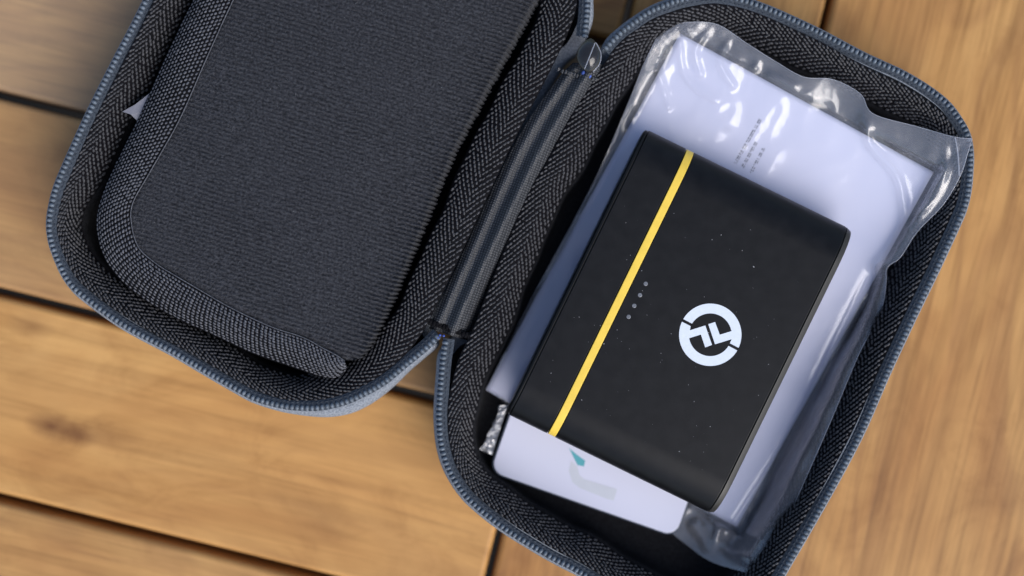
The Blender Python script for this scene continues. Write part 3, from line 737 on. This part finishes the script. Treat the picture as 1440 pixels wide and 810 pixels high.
# ---------------------------------------------------------------- power bank
bank = thing('power_bank', 'black power bank with yellow stripe and round white emblem on top', 'power bank', (*pc, PB_BOT))
def pprofile(ins=0., n=12, r=10.5):
    """rounded long section (v, z), inset by ins"""
    h = (PB_TOP - PB_BOT) / 2; zc_ = (PB_TOP + PB_BOT) / 2; L2 = PL / 2
    pts = []
    for sv_, sz_, a0 in ((1, 1, 0), (-1, 1, 90), (-1, -1, 180), (1, -1, 270)):
        for i in range(n + 1):
            a = math.radians(a0 + 90 * i / n)
            # wider than high corner: the ends roll off gently along the length
            rv, rz = r * 1.1, r * .70
            pts.append((sv_ * (L2 - rv) + (rv - ins) * math.cos(a), zc_ + sz_ * (h - rz) + (rz - ins) * math.sin(a)))
    # slight crown on the top
    return np.array(pts)
def extr(name, sections, mat, n=16):
    """sections: list of (u, inset)"""
    rows = []
    for u_, ins_ in sections:
        pr = pprofile(ins_, n); rows.append(pbw(np.full(len(pr), u_), pr[:, 0], pr[:, 1]))
    k = len(rows[0]); V = np.concatenate(rows)
    i = np.arange(len(rows) - 1)[:, None]; j = np.arange(k)[None]
    Fq = np.stack([i * k + j, i * k + (j + 1) % k, (i + 1) * k + (j + 1) % k, (i + 1) * k + j], -1).reshape(-1, 4)
    F = [list(f) for f in Fq] + [list(range(k))[::-1], [(len(rows) - 1) * k + x for x in range(k)]]
    o = mesh_obj(name, V, F, mat, bank, smooth=True)
    o.modifiers.new('normals', 'WEIGHTED_NORMAL')
    me = o.data
    return o
hw = PW / 2
su0 = float(np.mean([pb_uv((968.5, 207), 30)[0], pb_uv((768, 613), 30)[0], pb_uv((868, 415))[0]])); su1 = su0 + 2.35
b = .35
extr('body', [(-hw + 1.15, b), (-hw + 1.15 + .12, .1), (-hw + 1.15 + b, 0), (su0 - .45, 0), (su0 - .33, .03), (su0 - .25, .25)], M['black_plastic'])
extr('body', [(su1 + .1, .25), (su1 + .16, .03), (su1 + .28, 0), (hw - 1.9 - b, 0), (hw - 1.9 - .12, .1), (hw - 1.9, b)], M['black_plastic'])
extr('stripe', [(su0 + .02, .3), (su0 + .06, .1), (su0 + .2, .06), (su1 - .2, .06), (su1 - .02, .1), (su1, .3)], M['yellow'])
extr('seam_core', [(-hw + 1.0, 1.2), (hw - 1.5, 1.2)], M['black_plastic'])
extr('end_cap', [(-hw - .2, 2.4), (-hw, 1.0), (-hw + .35, .35), (-hw + .95, .2), (-hw + 1.05, .5)], M['black_plastic'])
extr('end_cap', [(hw - 1.8, .5), (hw - 1.72, .1), (hw - 1.6, .06), (hw - .2, .62), (hw, 1.0), (hw + .1, 2.6)], M['cap_plastic'])
# status lights
for p in ((908, 399), (900, 415), (892, 430), (884, 445.5)):
    u_, v_ = pb_uv(p); ring = [pbw(u_ + .62 * math.cos(t), v_ + .62 * math.sin(t), PB_TOP + .012) for t in np.arange(20) * math.pi / 10]
    top = [q + [0, 0, .05] for q in [pbw(u_ + .5 * math.cos(t), v_ + .5 * math.sin(t), PB_TOP + .012) for t in np.arange(20) * math.pi / 10]]
    V = np.array(ring + top); F = [[i, (i + 1) % 20, 20 + (i + 1) % 20, 20 + i] for i in range(20)] + [list(range(20, 40))]
    mesh_obj('indicator_light', V, F, M['led'], bank, smooth=False)
# emblem: broken ring with two angled strokes, measured from the photo
def emblem(pts, z0=PB_TOP + .01, z1=PB_TOP + .05):
    P_ = np.array(pts, float) / 6.75 + [940, 410]
    A2 = at(P_, PB_TOP)[:, :2]; k = len(A2)
    V = np.concatenate([np.c_[A2, np.full(k, z0)], np.c_[A2, np.full(k, z1)]])
    return V, [[i, (i + 1) % k, k + (i + 1) % k, k + i] for i in range(k)] + [[k + i for i in range(k)]]
cx, cy, Ro, Ri = 397, 410, 296, 203
def arc(a0, a1, r, n=40): return [(cx + r * math.cos(math.radians(a)), cy - r * math.sin(math.radians(a))) for a in np.linspace(a0, a1, n)]
do, di = math.degrees(14 / Ro), math.degrees(14 / Ri)
G0, G1 = 152.5, -27.5
upper = arc(G0 - do, G1 + do, Ro) + arc(G1 + di, 8.5, Ri, 8)[:1] + [(600, 452), (442, 500), (378, 310), (442, 289), (487, 410), (603, 374)] + arc(12, G0 - di, Ri, 30)
lower = arc(G0 + do, 360 + G1 - do, Ro) + arc(360 + G1 - di, 188.5, Ri, 30) + [(197, 442), (308, 408), (349, 530), (413, 506), (350, 322), (203, 368)] + arc(167.5, G0 + di, Ri, 4)[-1:]
for nm, pts in (('emblem', upper), ('emblem', lower)):
    V, F = emblem(pts)
    o = mesh_obj(nm, V, F, M['logo'], bank, smooth=False)
# dust on the casing
nd = 80
du = rng.uniform(-hw + 3, hw - 4, nd); dvv = rng.uniform(-PL / 2 + 10, PL / 2 - 10, nd)
Cd = pbw(du, dvv, np.full(nd, PB_TOP)); Nd = np.tile([[0, 0, 1.]], (nd, 1)); a_ = rng.uniform(0, 6.28, nd)
Td = np.stack([np.cos(a_), np.sin(a_), 0 * a_], -1); sz = rng.gamma(2.0, .028, nd) + .02
V, F = bead_cloud(Cd, Td, np.cross(Nd, Td), Nd, sz * 1.3, sz * .8, sz * .5)
mesh_obj('dust', V, F, M['dust'], bank, kind='stuff')
